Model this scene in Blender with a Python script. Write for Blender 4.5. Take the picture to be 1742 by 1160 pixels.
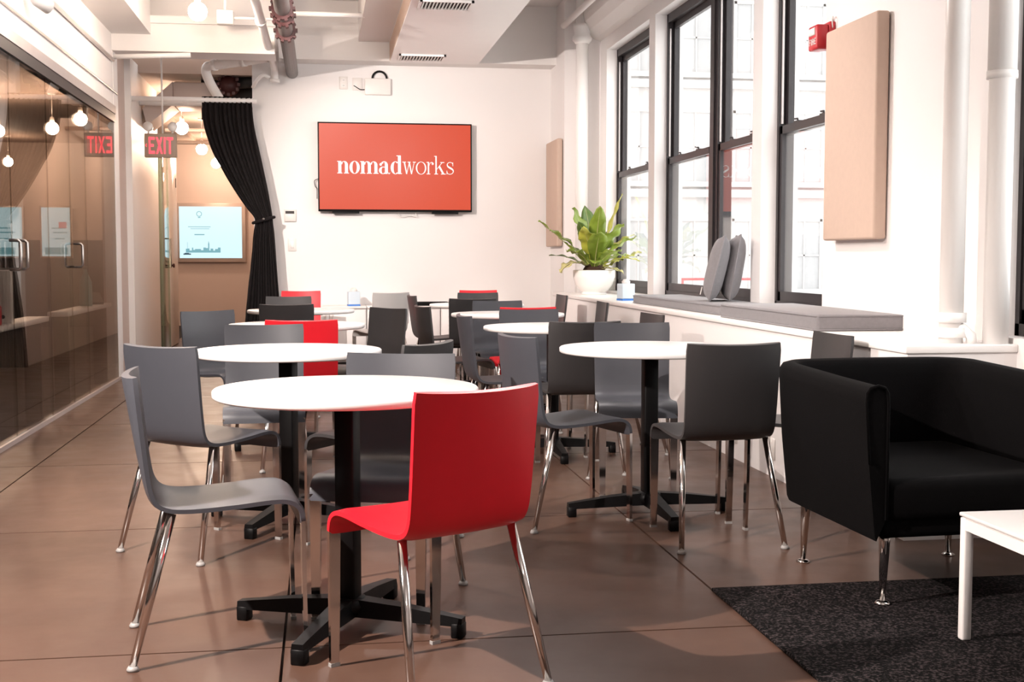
import bpy, bmesh, math, random
from mathutils import Vector, Matrix
random.seed(7)
S = bpy.context.scene
for o in list(bpy.data.objects): bpy.data.objects.remove(o)
COL = S.collection
R = math.radians
PI = math.pi

# ------------------------------------------------------------------ camera
cam = bpy.data.cameras.new('camera'); cam_o = bpy.data.objects.new('camera', cam); COL.objects.link(cam_o)
cam.sensor_width = 36.0; cam.lens = 2110.5/1742*36.0
cam.clip_start = .05; cam.clip_end = 300
cam_o.location = (0, 0, 1.123)
cam_o.rotation_euler = (R(90-3.8587), 0, R(-8.7374))
S.camera = cam_o
# ------------------------------------------------------------------ world: bright overcast daylight
W = bpy.data.worlds.new('world'); S.world = W; W.use_nodes = True
bg = W.node_tree.nodes['Background']
bg.inputs[0].default_value = (1.0, .985, .985, 1); bg.inputs[1].default_value = 2.5
# ------------------------------------------------------------------ exposure
S.view_settings.view_transform = 'Standard'; S.view_settings.look = 'None'
S.view_settings.gamma = 1.0; S.view_settings.use_curve_mapping = False
S.view_settings.exposure = 0.84
LAMP = 125.0          # radiance of a warm globe bulb

# ------------------------------------------------------------------ materials
MATS = {}
def mat(name, col, rough=.5, metal=0, var=.06, nscale=8.0, bump=0, bscale=60, coat=0, spec=.5, sheen=0):
    if name in MATS: return MATS[name]
    m = bpy.data.materials.new(name); m.use_nodes = True; nt = m.node_tree; b = nt.nodes['Principled BSDF']
    b.inputs['Roughness'].default_value = rough; b.inputs['Metallic'].default_value = metal
    b.inputs['Coat Weight'].default_value = coat; b.inputs['Specular IOR Level'].default_value = spec
    b.inputs['Sheen Weight'].default_value = sheen
    tc = nt.nodes.new('ShaderNodeTexCoord')
    n = nt.nodes.new('ShaderNodeTexNoise'); n.inputs['Scale'].default_value = nscale; n.inputs['Detail'].default_value = 4
    nt.links.new(tc.outputs['Object'], n.inputs['Vector'])
    mx = nt.nodes.new('ShaderNodeMix'); mx.data_type = 'RGBA'
    mx.inputs['A'].default_value = tuple(c*(1-var) for c in col)+(1,)
    mx.inputs['B'].default_value = tuple(min(1, c*(1+var)) for c in col)+(1,)
    nt.links.new(n.outputs['Fac'], mx.inputs['Factor']); nt.links.new(mx.outputs['Result'], b.inputs['Base Color'])
    if bump:
        n2 = nt.nodes.new('ShaderNodeTexNoise'); n2.inputs['Scale'].default_value = bscale; n2.inputs['Detail'].default_value = 3
        nt.links.new(tc.outputs['Object'], n2.inputs['Vector'])
        bp = nt.nodes.new('ShaderNodeBump'); bp.inputs['Strength'].default_value = bump; bp.inputs['Distance'].default_value = .004
        nt.links.new(n2.outputs['Fac'], bp.inputs['Height']); nt.links.new(bp.outputs['Normal'], b.inputs['Normal'])
    MATS[name] = m
    return m
def emis(name, col, st):
    if name in MATS: return MATS[name]
    m = bpy.data.materials.new(name); m.use_nodes = True; nt = m.node_tree; b = nt.nodes['Principled BSDF']
    b.inputs['Base Color'].default_value = (col[0]*.12, col[1]*.12, col[2]*.12, 1)
    b.inputs['Emission Color'].default_value = col+(1,); b.inputs['Emission Strength'].default_value = st
    b.inputs['Roughness'].default_value = .3
    if st < 5 and name != 'orange_screen': m.cycles.emission_sampling = 'NONE'     # faint print: no need to sample as a lamp
    MATS[name] = m; return m
def glass(name, tint, ior=1.5, rough=.0):
    m = bpy.data.materials.new(name); m.use_nodes = True; nt = m.node_tree; nt.nodes.clear()
    out = nt.nodes.new('ShaderNodeOutputMaterial'); mx = nt.nodes.new('ShaderNodeMixShader')
    t = nt.nodes.new('ShaderNodeBsdfTransparent'); t.inputs[0].default_value = tint+(1,)
    g = nt.nodes.new('ShaderNodeBsdfGlossy'); g.inputs['Roughness'].default_value = rough
    f = nt.nodes.new('ShaderNodeFresnel')
    ge = nt.nodes.new('ShaderNodeNewGeometry'); mr = nt.nodes.new('ShaderNodeMapRange')   # same air-to-glass ratio on both faces of the sheet
    mr.inputs['To Min'].default_value = ior; mr.inputs['To Max'].default_value = 1/ior
    nt.links.new(ge.outputs['Backfacing'], mr.inputs['Value']); nt.links.new(mr.outputs[0], f.inputs[0])
    nt.links.new(f.outputs[0], mx.inputs[0]); nt.links.new(t.outputs[0], mx.inputs[1]); nt.links.new(g.outputs[0], mx.inputs[2])
    nt.links.new(mx.outputs[0], out.inputs[0]); MATS[name] = m
    return m
def concrete(name):
    m = bpy.data.materials.new(name); m.use_nodes = True; nt = m.node_tree; b = nt.nodes['Principled BSDF']
    g = nt.nodes.new('ShaderNodeNewGeometry')
    n1 = nt.nodes.new('ShaderNodeTexNoise'); n1.inputs['Scale'].default_value = .9; n1.inputs['Detail'].default_value = 8; n1.inputs['Roughness'].default_value = .62
    n2 = nt.nodes.new('ShaderNodeTexNoise'); n2.inputs['Scale'].default_value = 5.5; n2.inputs['Detail'].default_value = 6
    n3 = nt.nodes.new('ShaderNodeTexNoise'); n3.inputs['Scale'].default_value = 30; n3.inputs['Detail'].default_value = 3
    for n in (n1, n2, n3): nt.links.new(g.outputs['Position'], n.inputs['Vector'])
    cr = nt.nodes.new('ShaderNodeValToRGB'); e = cr.color_ramp.elements
    e[0].position = .25; e[0].color = (.060, .031, .021, 1); e[1].position = .78; e[1].color = (.132, .075, .053, 1)
    k = e.new(.5); k.color = (.093, .051, .036, 1)
    nt.links.new(n1.outputs['Fac'], cr.inputs['Fac'])
    cr2 = nt.nodes.new('ShaderNodeValToRGB'); e = cr2.color_ramp.elements
    e[0].position = .25; e[0].color = (.84, .82, .80, 1); e[1].position = .75; e[1].color = (1, 1, 1, 1)
    nt.links.new(n2.outputs['Fac'], cr2.inputs['Fac'])
    mx = nt.nodes.new('ShaderNodeMix'); mx.data_type = 'RGBA'; mx.blend_type = 'MULTIPLY'; mx.inputs['Factor'].default_value = .8
    nt.links.new(cr.outputs[0], mx.inputs['A']); nt.links.new(cr2.outputs[0], mx.inputs['B'])
    nt.links.new(mx.outputs['Result'], b.inputs['Base Color'])
    mr = nt.nodes.new('ShaderNodeMapRange'); mr.inputs['From Min'].default_value = .3; mr.inputs['From Max'].default_value = .7
    mr.inputs['To Min'].default_value = .30; mr.inputs['To Max'].default_value = .40
    nt.links.new(n2.outputs['Fac'], mr.inputs['Value']); nt.links.new(mr.outputs[0], b.inputs['Roughness'])
    bp = nt.nodes.new('ShaderNodeBump'); bp.inputs['Strength'].default_value = .02; bp.inputs['Distance'].default_value = .004
    nt.links.new(n3.outputs['Fac'], bp.inputs['Height']); nt.links.new(bp.outputs['Normal'], b.inputs['Normal'])
    b.inputs['Specular IOR Level'].default_value = .25
    MATS[name] = m; return m
def rugmat(name):
    m = mat(name, (.030, .026, .028), .95, var=.0, spec=.1)
    nt = m.node_tree; b = nt.nodes['Principled BSDF']
    g = nt.nodes.new('ShaderNodeNewGeometry')
    n = nt.nodes.new('ShaderNodeTexNoise'); n.inputs['Scale'].default_value = 120; n.inputs['Detail'].default_value = 3
    nt.links.new(g.outputs['Position'], n.inputs['Vector'])
    cr = nt.nodes.new('ShaderNodeValToRGB'); e = cr.color_ramp.elements
    e[0].position = .48; e[0].color = (.0012, .0011, .0012, 1); e[1].position = .70; e[1].color = (.062, .048, .050, 1)
    nt.links.new(n.outputs['Fac'], cr.inputs['Fac']); nt.links.new(cr.outputs[0], b.inputs['Base Color'])
    bp = nt.nodes.new('ShaderNodeBump'); bp.inputs['Strength'].default_value = .8; bp.inputs['Distance'].default_value = .01
    nt.links.new(n.outputs['Fac'], bp.inputs['Height']); nt.links.new(bp.outputs['Normal'], b.inputs['Normal'])
    return m
M_wall = mat('white_paint', (.83, .80, .79), .55, var=.02, nscale=2, bump=.05, bscale=40)
M_trim = mat('white_gloss_paint', (.86, .83, .81), .35, var=.02)
M_warm = mat('warm_wall_paint', (.60, .49, .44), .6, var=.03, nscale=2)
M_ceil = mat('ceiling_paint', (.80, .77, .75), .6, var=.02, nscale=2, bump=.05)
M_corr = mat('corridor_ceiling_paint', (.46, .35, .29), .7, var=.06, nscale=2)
M_floor = concrete('polished_brown_concrete')
M_joint = mat('saw_cut_joint', (.045, .025, .018), .8)
M_carpet = mat('dark_office_carpet', (.007, .005, .004), .95, var=.2, nscale=40)
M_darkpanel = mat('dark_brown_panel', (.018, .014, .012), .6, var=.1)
M_frame = mat('dark_window_metal', (.030, .025, .027), .4, var=.1, spec=.4)
M_track = mat('pale_window_track', (.55, .50, .49), .35, metal=.4)
M_glassw = glass('window_glass', (.97, .985, .98))
M_glassp = glass('partition_glass', (.80, .77, .74))
M_glassd = glass('green_door_glass', (.62, .72, .64))
M_chrome = mat('chrome', (.72, .69, .67), .10, metal=1, var=.02)
M_grey = mat('blue_grey_shell', (.052, .055, .066), .42, var=.04, nscale=25, bump=.04, bscale=300)
M_char = mat('charcoal_shade_shell', (.032, .030, .031), .45, var=.04, nscale=25, bump=.04, bscale=300)  # darker copy of the grey shell; also carries painted-in shade on a chair
M_grey_lit = mat('lit_grey_shell', (.42, .40, .39), .45, var=.04)  # grey shell with strong light painted into its colour
M_red = mat('red_shell', (.70, .010, .022), .40, var=.04, nscale=25, bump=.04, bscale=300)
M_top = mat('white_laminate', (.80, .775, .765), .28, var=.01)
M_black = mat('black_powder_coat', (.003, .0027, .003), .45, spec=.18, var=.1)
M_glide = mat('grey_glide', (.30, .29, .28), .5)
M_cush = mat('grey_cushion_fabric', (.200, .190, .200), .85, var=.12, nscale=60, bump=.25, bscale=400, sheen=.2)
M_sofa = mat('black_wool_fabric', (.0020, .0017, .0020), .85, var=.15, nscale=40, bump=.2, bscale=500, spec=.07, sheen=.006)
M_rug = rugmat('charcoal_rug_pile')
M_tan = mat('tan_acoustic_fabric', (.56, .42, .34), .85, var=.05, nscale=30, bump=.2, bscale=350)
M_tan2 = mat('tan_fabric_edge', (.47, .34, .27), .85, var=.05, nscale=30)
M_curt = mat('black_velvet', (.009, .0065, .007), .85, var=.2, nscale=12, spec=.2, sheen=.03)
M_pot = mat('white_glazed_pot', (.85, .82, .79), .25, var=.02)
M_soil = mat('brown_fern_heart', (.05, .022, .012), .9, var=.4, nscale=60)
M_leaf = mat('green_leaf', (.20, .27, .035), .4, var=.35, nscale=9)
M_leaf2 = mat('yellow_green_leaf', (.42, .42, .06), .4, var=.3, nscale=9)
M_leaf3 = mat('pale_leaf', (.50, .46, .20), .45, var=.3, nscale=14)
M_leaf4 = mat('dark_leaf', (.09, .15, .035), .4, var=.35, nscale=9)
M_redpl = mat('red_plastic', (.50, .02, .03), .35, var=.05)
M_dred = mat('dark_red_iron', (.055, .010, .009), .5, var=.3, nscale=40)
M_iron = mat('grey_iron_pipe', (.17, .155, .15), .5, metal=.4, var=.2, nscale=14)
M_plast = mat('white_plastic', (.80, .77, .74), .35, var=.01)
M_slot = mat('dark_slot', (.03, .028, .028), .6)
M_alu = mat('silver_screen_frame', (.55, .46, .42), .35, metal=.3)
M_steel = mat('brushed_steel', (.45, .42, .40), .3, metal=1)
M_blue = mat('blue_print', (.05, .20, .60), .5)
M_paper = mat('pale_blue_card', (.62, .72, .80), .5)
M_teal = mat('teal_plastic', (.05, .20, .20), .4)
M_stone = mat('pale_facade_stone', (.46, .445, .44), .8, var=.05)
M_pane_far = mat('far_window_pane', (.385, .385, .39), .4, var=.1, spec=.1)
M_pave = mat('pale_pavement', (.80, .78, .77), .8, var=.05)
M_exitbody = mat('sign_housing', (.36, .27, .21), .5)
M_bulb = emis('warm_globe_bulb', (1.0, .72, .52), LAMP*.9)
M_fill = emis('added_white_globe', (1.0, .91, .87), LAMP)  # for added globes out of view that give fill light
M_fillb = emis('added_soffit_globe', (1.0, .94, .91), LAMP*1.5)  # for the added globe that brightens the soffit from out of view
M_bulbd = emis('dim_globe_bulb', (1.0, .78, .60), LAMP*.8)
M_exit = emis('exit_letter_red', (1.0, .06, .08), 1.3)
M_tv = emis('orange_screen', (.78, .080, .028), .43)
M_tvw = emis('white_screen_letters', (1, .96, .92), .62)
M_scr = emis('pale_blue_screen', (.60, .84, .92), .62)
M_scr2 = emis('teal_screen_print', (.22, .52, .60), .45)
M_scr3 = emis('dark_screen_print', (.05, .14, .20), .3)
M_scrr = emis('pink_screen_print', (.75, .28, .33), .5)

# ------------------------------------------------------------------ mesh builder
class MB:
    def __init__(s): s.v = []; s.f = []; s.sm = []
    def add(s, verts, faces, smooth=False):
        k = len(s.v); s.v += [tuple(p) for p in verts]
        for f in faces: s.f.append([i+k for i in f]); s.sm.append(smooth)
        return s
    def box(s, x0, x1, y0, y1, z0, z1):
        v = [(x0,y0,z0),(x1,y0,z0),(x1,y1,z0),(x0,y1,z0),(x0,y0,z1),(x1,y0,z1),(x1,y1,z1),(x0,y1,z1)]
        return s.add(v, [(3,2,1,0),(4,5,6,7),(0,1,5,4),(1,2,6,5),(2,3,7,6),(3,0,4,7)])
    def rbox(s, x0, x1, y0, y1, z0, z1, r=.01, seg=3):
        bm = bmesh.new(); bmesh.ops.create_cube(bm, size=1)
        for v in bm.verts:
            v.co = Vector(((x0+x1)/2+v.co.x*(x1-x0), (y0+y1)/2+v.co.y*(y1-y0), (z0+z1)/2+v.co.z*(z1-z0)))
        bmesh.ops.bevel(bm, geom=list(bm.edges), offset=r, segments=seg, affect='EDGES', profile=.5)
        bm.verts.index_update()
        s.add([v.co[:] for v in bm.verts], [[v.index for v in f.verts] for f in bm.faces], True); bm.free(); return s
    def tube(s, pts, r, n=12, cap=True, closed=False):
        pts = [Vector(p) for p in pts]; N = len(pts)
        rs = r if isinstance(r, (list, tuple)) else [r]*N
        rings = []; prev = None
        for i, p in enumerate(pts):
            if closed: t = (pts[(i+1) % N]-pts[i-1])
            else: t = (pts[min(i+1, N-1)]-pts[max(i-1, 0)])
            t.normalize()
            if prev is None:
                a = Vector((0,0,1)) if abs(t.z) < .9 else Vector((1,0,0))
                u = t.cross(a).normalized()
            else:
                u = (prev-t*prev.dot(t)).normalized()
            w = t.cross(u); prev = u
            rings.append([p+(u*math.cos(2*PI*k/n)+w*math.sin(2*PI*k/n))*rs[i] for k in range(n)])
        v = [q for rr in rings for q in rr]; f = []
        for i in range(N if closed else N-1):
            j = (i+1) % N
            for k in range(n): f.append((i*n+k, i*n+(k+1) % n, j*n+(k+1) % n, j*n+k))
        b = len(s.v); s.add(v, f, True)
        if cap and not closed:
            s.f.append([b+k for k in range(n)][::-1]); s.sm.append(False)
            s.f.append([b+(N-1)*n+k for k in range(n)]); s.sm.append(False)
        return s
    def lathe(s, prof, cx=0, cy=0, n=32, z0=0):
        v = []; f = []; m = len(prof)
        for r, z in prof:
            for k in range(n): v.append((cx+r*math.cos(2*PI*k/n), cy+r*math.sin(2*PI*k/n), z0+z))
        for i in range(m-1):
            for k in range(n): f.append((i*n+k, i*n+(k+1) % n, (i+1)*n+(k+1) % n, (i+1)*n+k))
        b = len(s.v); s.add(v, f, True)
        if prof[0][0] > 1e-5: s.f.append([b+k for k in range(n)][::-1]); s.sm.append(False)
        if prof[-1][0] > 1e-5: s.f.append([b+(m-1)*n+k for k in range(n)]); s.sm.append(False)
        return s
    def prism(s, poly, d, ax='y', at=0):
        """polygon in two axes extruded d along ax from at"""
        n = len(poly)
        def P(a, b, c): return {'y': (a, c, b), 'x': (c, a, b), 'z': (a, b, c)}[ax]
        v = [P(a, b, at) for a, b in poly]+[P(a, b, at+d) for a, b in poly]
        f = [list(range(n)), list(range(2*n-1, n-1, -1))]+[(i, n+i, n+(i+1) % n, (i+1) % n) for i in range(n)]
        return s.add(v, f)
    def xf(s, m):
        s.v = [tuple(m @ Vector(p)) for p in s.v]; return s
    def mesh(s, name):
        me = bpy.data.meshes.new(name); me.from_pydata(s.v, [], s.f)
        me.polygons.foreach_set('use_smooth', s.sm); me.update()
        bm = bmesh.new(); bm.from_mesh(me); bmesh.ops.recalc_face_normals(bm, faces=bm.faces); bm.to_mesh(me); bm.free()
        return me
    def build(s, name, m, parent=None, loc=None):
        o = bpy.data.objects.new(name, s.mesh(name)); COL.objects.link(o); o.data.materials.append(m)
        if loc: o.location = loc
        if parent: o.parent = parent
        return o
def tag(o, label=None, cat=None, group=None, kind=None):
    if label: o['label'] = label
    if cat: o['category'] = cat
    if group: o['group'] = group
    if kind: o['kind'] = kind
    return o
def struct(o, label=None): o['kind'] = 'structure'; o['label'] = label or o.name.replace('_', ' '); return o
def empty(name, loc=(0,0,0), rz=0):
    o = bpy.data.objects.new(name, None); COL.objects.link(o); o.location = loc; o.rotation_euler = (0, 0, rz)
    o.empty_display_size = .1
    return o
def copy_tree(o, parent=None):
    c = o.copy(); COL.objects.link(c); c.parent = parent
    for ch in [x for x in bpy.data.objects if x.parent == o]: copy_tree(ch, c)
    return c
def catmull(P, n=6):
    out = []; P = [Vector(p) for p in P]
    for i in range(len(P)-1):
        p0 = P[max(i-1, 0)]; p1 = P[i]; p2 = P[i+1]; p3 = P[min(i+2, len(P)-1)]
        for k in range(n):
            t = k/n
            out.append(.5*((2*p1)+(p2-p0)*t+(2*p0-5*p1+4*p2-p3)*t*t+(3*p1-p0-3*p2+p3)*t**3))
    out.append(P[-1]); return out

# ================================================================== THE SETTING
XL, XB, XP, XW = -1.845, 2.264, 2.74, 2.84        # glass line, ledge front, pier face, window plane
YB = 13.2                                        # back wall
# floor: saw-cut slabs
fl = struct(MB().box(XL-.10, 2.95, -2.5, 21.2, -.16, -.02).build('floor', M_joint), 'polished brown concrete floor with saw cut joints')
xs = [XL-.10, -1.53, -.118, 1.297, 2.95]; ys = [-2.5]+[.21+1.68*i-1.68 for i in range(14)]+[21.2]
g = .004
for i in range(4):
    for j in range(len(ys)-1):
        MB().box(xs[i]+g, xs[i+1]-g, ys[j]+g, ys[j+1]-g, -.06, 0).build('floor_slab', M_floor, fl)
# outer ground
struct(MB().box(2.95, 60, -10, 90, -1.2, -1.0).build('ground', M_pave), 'pale pavement outside the windows')
# office carpet
struct(MB().box(-6.6, XL-.10, -2.5, 21.2, -.16, -.005).build('floor_office', M_carpet), 'dark carpet behind the glass partition')

# back wall with the television
struct(MB().box(-.683, 2.95, YB, YB+.18, 0, 3.8).build('wall_back', M_wall), 'white back wall with the orange television')
struct(MB().box(-.683, -.55, YB+.18, 21.2, 0, 3.8).build('wall_corridor_right', M_warm), 'corridor wall behind the curtain')
struct(MB().box(-6.7, .0, 21.0, 21.2, 0, 3.8).build('wall_far', M_warm), 'warm beige wall at the far end of the corridor')
struct(MB().box(-6.7, -6.6, -2.5, 21.0, 0, 3.8).build('wall_office', M_warm), 'warm wall at the far side of the office')
struct(MB().box(-6.7, 2.95, -2.6, -2.5, 0, 3.8).build('wall_front', M_wall), 'white wall behind the camera')
# right return near the back wall
m = MB().box(2.45, 2.95, 12.45, YB, 0, 3.8).box(2.62, 2.95, 12.10, 12.45, 0, 3.8)
struct(m.build('wall_right_return', M_wall), 'white stepped pier in the back right corner')
# right window wall
m = MB()
ys_p = [(-2.5, 2.9), (4.76, 6.53), (7.52, 7.69), (10.06, 10.25), (11.82, YB)]
m.box(XP, 2.98, -2.5, YB, -.0, .80); m.box(XP, 2.98, -2.5, YB, 3.115, 3.8)
for a, b in ys_p: m.box(XP, 2.98, a, b, .80, 3.115)
wr = struct(m.build('wall_right', M_wall), 'white window wall with piers')
MB().box(XP-.028, XP+.01, 4.78, 5.62, .777, 3.72).build('pilaster', M_wall, wr)
# soffit moulding over the windows
m = MB(); pr = [(XP, 3.24), (XP, 3.72), (XP-.20, 3.72), (XP-.20, 3.46), (XP-.19, 3.40), (XP-.14, 3.32), (XP-.06, 3.26)]
v = [(a, 4.6, b) for a, b in pr]+[(a, 12.1, b) for a, b in pr]; n = len(pr)
m.add(v, [list(range(n)), list(range(2*n-1, n-1, -1))]+[(i, n+i, n+(i+1) % n, (i+1) % n) for i in range(n)])
struct(m.build('trim_1', M_trim), 'white curved cornice over the windows')

# windows -----------------------------------------------------------
def window(nm, y0, y1, label):
    z0, z1 = .80, 3.115; zm = 1.905
    e = empty(nm, (XW, (y0+y1)/2, z0)); struct(e, label)
    ox, oy, oz = XW, (y0+y1)/2, z0
    def B(mb): return mb.xf(Matrix.Translation((-ox, -oy, -oz)))
    t = .032
    f = MB().box(XW, XW+.10, y0, y0+t, z0, z1).box(XW, XW+.10, y1-t, y1, z0, z1).box(XW, XW+.10, y0, y1, z1-.07, z1).box(XW, XW+.10, y0, y1, z0, z0+.05)
    B(f).build('frame', M_frame, e)
    for ya in (y0+t, y1-t-.014):
        B(MB().box(XW+.012, XW+.024, ya, ya+.014, zm+.05, z1-.12)).build('track', M_track, e)
    def sash(x0, x1, za, zb, bot, top, name):
        a, b = y0+t+.004, y1-t-.004; w = .036
        o = B(MB().box(x0, x1, a, a+w, za, zb).box(x0, x1, b-w, b, za, zb).box(x0, x1, a, b, za, za+bot).box(x0, x1, a, b, zb-top, zb)).build(name, M_frame, e)
        xm = (x0+x1)/2
        p = B(MB().box(xm-.002, xm+.002, a+w, b-w, za+bot, zb-top)).build('pane', M_glassw, o)
        return o
    sash(XW+.045, XW+.075, zm-.02, z1-.07, .045, .05, 'upper_sash')
    lo = sash(XW+.008, XW+.038, z0+.05, zm+.035, .06, .05, 'lower_sash')
    for q in (.3, .7):
        yy = y0+(y1-y0)*q
        B(MB().box(XW+.006, XW+.036, yy-.035, yy+.035, zm+.035, zm+.043).tube([(XW+.018, yy, zm+.043), (XW+.018, yy, zm+.055), (XW+.018, yy+.045, zm+.058)], .006, 8)).build('sash_lock', M_frame, lo)
window('window_1', 10.25, 11.82, 'black sash window beside the potted fern')
window('window_2', 8.86, 10.06, 'black sash window, far half of the double window')
window('window_3', 7.69, 8.74, 'black sash window behind the leaning pillows')
window('window_4', 6.53, 7.52, 'black sash window left of the large tan panel')
window('window_5', 2.90, 4.76, 'black sash window at the right edge of the view')
struct(MB().box(XW, XW+.12, 8.74, 8.86, .80, 3.115).box(XW-.014, XW, 8.765, 8.835, .80, 3.115).build('trim_2', M_frame), 'dark mullion between the two halves of the double window')

# ceiling -----------------------------------------------------------
struct(MB().box(-6.7, 2.98, -2.6, 13.38, 3.72, 3.9).build('ceiling', M_ceil), 'white ceiling slab')
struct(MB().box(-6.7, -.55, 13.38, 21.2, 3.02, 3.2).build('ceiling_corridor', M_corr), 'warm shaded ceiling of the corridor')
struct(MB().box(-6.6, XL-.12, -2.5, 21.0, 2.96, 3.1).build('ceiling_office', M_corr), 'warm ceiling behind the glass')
struct(MB().box(XL, -1.50, -2.5, 11.75, 3.135, 3.72).build('trim_3', M_ceil), 'lengthwise ceiling beam above the glass partition')
struct(MB().box(.40, .715, -2.5, 12.90, 3.315, 3.72).build('trim_4', M_ceil), 'lengthwise ceiling beam beside the dropped soffit')
struct(MB().box(-.40, 2.45, 12.90, YB, 3.125, 3.72).build('trim_5', M_ceil), 'cross beam along the top of the back wall')
struct(MB().box(XL, -.40, 11.75, 12.15, 2.985, 3.235).box(XL, -.40, 11.72, 11.78, 3.235, 3.30).box(XL, -.40, 12.05, YB, 3.24, 3.72).build('trim_6', M_ceil), 'cross beam above the corridor opening')
sof = struct(MB().box(.715, 1.62, 4.0, 12.86, 3.105, 3.315).build('trim_7', M_trim), 'dropped white ceiling soffit with two vents')
MB().box(.712, .716, 4.0, 12.84, 3.12, 3.30).build('side_panel', M_tan, sof)

# left partition ------------------------------------------------------
zt = 2.345
wl = struct(MB().box(XL-.10, XL, -2.5, 11.90, zt+.075, 3.72).box(XL-.10, XL+.004, 11.78, 12.02, 0, 3.72).build('wall_left', M_wall), 'white bulkhead above the glass office partition')
MB().box(XL-.04, XL+.018, -2.5, 11.80, zt+.075, zt+.145).build('trim_strip', M_track, wl)
MB().box(XL-.05, XL+.012, -2.5, 11.80, zt, zt+.075).build('top_channel', M_frame, wl)
MB().box(XL-.03, XL+.014, -2.5, 11.80, 0, .028).build('base_channel', M_track, wl)
def gpane(a, b, par): return MB().box(XL-.012, XL, a+.003, b-.003, .028, zt).build('glass_pane', M_glassp, par)
for a, b in ((-2.5, .6), (.6, 3.4), (3.4, 6.2), (8.95, 9.72), (10.35, 11.78)): gpane(a, b, wl)
for i, (a, b, hy) in enumerate(((6.2, 7.92, 7.83), (7.92, 8.95, 8.01), (9.72, 10.35, 9.80))):
    d = empty('door_%d' % (i+1), (0, 0, 0)); struct(d, ('glass office door nearest the camera', 'glass office door beside the paired handles', 'narrow glass office door towards the corridor')[i])
    p = MB().box(XL-.012, XL, a+.004, b-.004, .03, zt-.004).build('door_leaf', M_glassp, d)
    pts = [(XL, hy, 1.05), (XL+.05, hy, 1.05), (XL+.062, hy, 1.062), (XL+.062, hy, 1.213), (XL+.05, hy, 1.225), (XL, hy, 1.225)]
    MB().tube(pts, .010, 10).build('pull_handle', M_steel, p)
# corridor left side
struct(MB().box(XL-.10, XL, 12.85, 14.85, 0, 3.1).build('wall_corridor_left', M_trim), 'white corridor wall under the exit sign')
struct(MB().box(XL-.16, XL-.06, 12.02, 12.85, 0, 3.72).build('wall_corridor_recess', M_warm), 'recess with shade put into its colour, between partition and corridor wall')  # warm tone puts the shade of the recess into its colour
d = empty('door_4', (XL, 15.0, 0)); struct(d, 'greenish glass door leaf in the corridor')
p = MB().rbox(-.012, .0, -.13, .80, .02, 2.45, .002, 1).build('door_leaf', M_glassd, d)
MB().tube([(.0, .60, 1.0), (.04, .60, 1.0), (.04, .60, 1.35), (.0, .60, 1.35)], .009, 8).build('pull_handle', M_steel, p)
d = empty('door_5', (XL, 15.85, 0)); struct(d, 'open white door at the end of the corridor wall')
p = MB().rbox(-.045, .0, -.02, .86, .01, 2.45, .004, 1).build('door_leaf', M_trim, d)
MB().lathe([(.012, 0), (.012, .02), (.026, .03), (.026, .045), (.0, .05)], 0, 0, 14).xf(Matrix.Translation((0, .07, 1.02)) @ Matrix.Rotation(PI/2, 4, 'Y')).build('door_knob', M_dred, p)
MB().box(.0, .006, .72, .76, 2.02, 2.14).build('hinge', M_dred, p)

# office interior: low dark panelling on the far wall
struct(MB().box(-6.6, -2.6, 20.93, 21.0, 0, 1.40).build('trim_8', M_darkpanel), 'dark panelling low on the office wall')
# outside facade
def facade():
    x0, x1, y, zb, zt_ = 6.0, 34.0, 46.0, -1.0, 26.0
    b = empty('street_building', ((x0+x1)/2, y, zb)); tag(b, 'pale stone building across the street seen through the windows', 'building')
    T = Matrix.Translation((-(x0+x1)/2, -y, -zb))
    MB().box(x0, x1, y, y+6, zb, zt_).xf(T).build('wall', M_stone, b)
    pm = MB().box(-.62, .62, -.06, .01, 0, 2.6).mesh('pane')
    fm = MB().box(-.72, -.62, -.12, .02, -.1, 2.7).box(.62, .72, -.12, .02, -.1, 2.7).box(-.72, .72, -.12, .02, 2.6, 2.7).box(-.85, .85, -.2, .02, -.2, 0).box(-.03, .03, -.1, .01, 0, 2.6).box(-.62, .62, -.1, .01, 1.27, 1.33).mesh('window_frame')
    pm.materials.append(M_pane_far); fm.materials.append(M_stone)
    for k in range(6):
        for i in range(9):
            w = bpy.data.objects.new('window_frame', fm); COL.objects.link(w); w.parent = b
            w.location = (x0+1.9+i*2.2-(x0+x1)/2+4, 0, .9+k*4.1)
            q = bpy.data.objects.new('pane', pm); COL.objects.link(q); q.parent = w
    for k in range(6):
        MB().box(x0, x1, y-.25, y, zb+4.4+k*4.1, zb+4.7+k*4.1).xf(T).build('string_course', M_stone, b)
facade()
# red street barrier seen low through the window
rb = empty('street_barrier', (5.05, 15.0, -1.0)); tag(rb, 'red tubular street barrier seen low through the double window', 'barrier')
MB().tube([(-.6, 0, 0), (-.6, 0, 1.85), (.6, 0, 1.85), (.6, 0, 0)], .03, 8).build('frame', M_redpl, rb)
for z in (1.25, 1.55): MB().tube([(-.6, 0, z), (.6, 0, z)], .02, 8).build('rail', M_redpl, rb)

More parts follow.
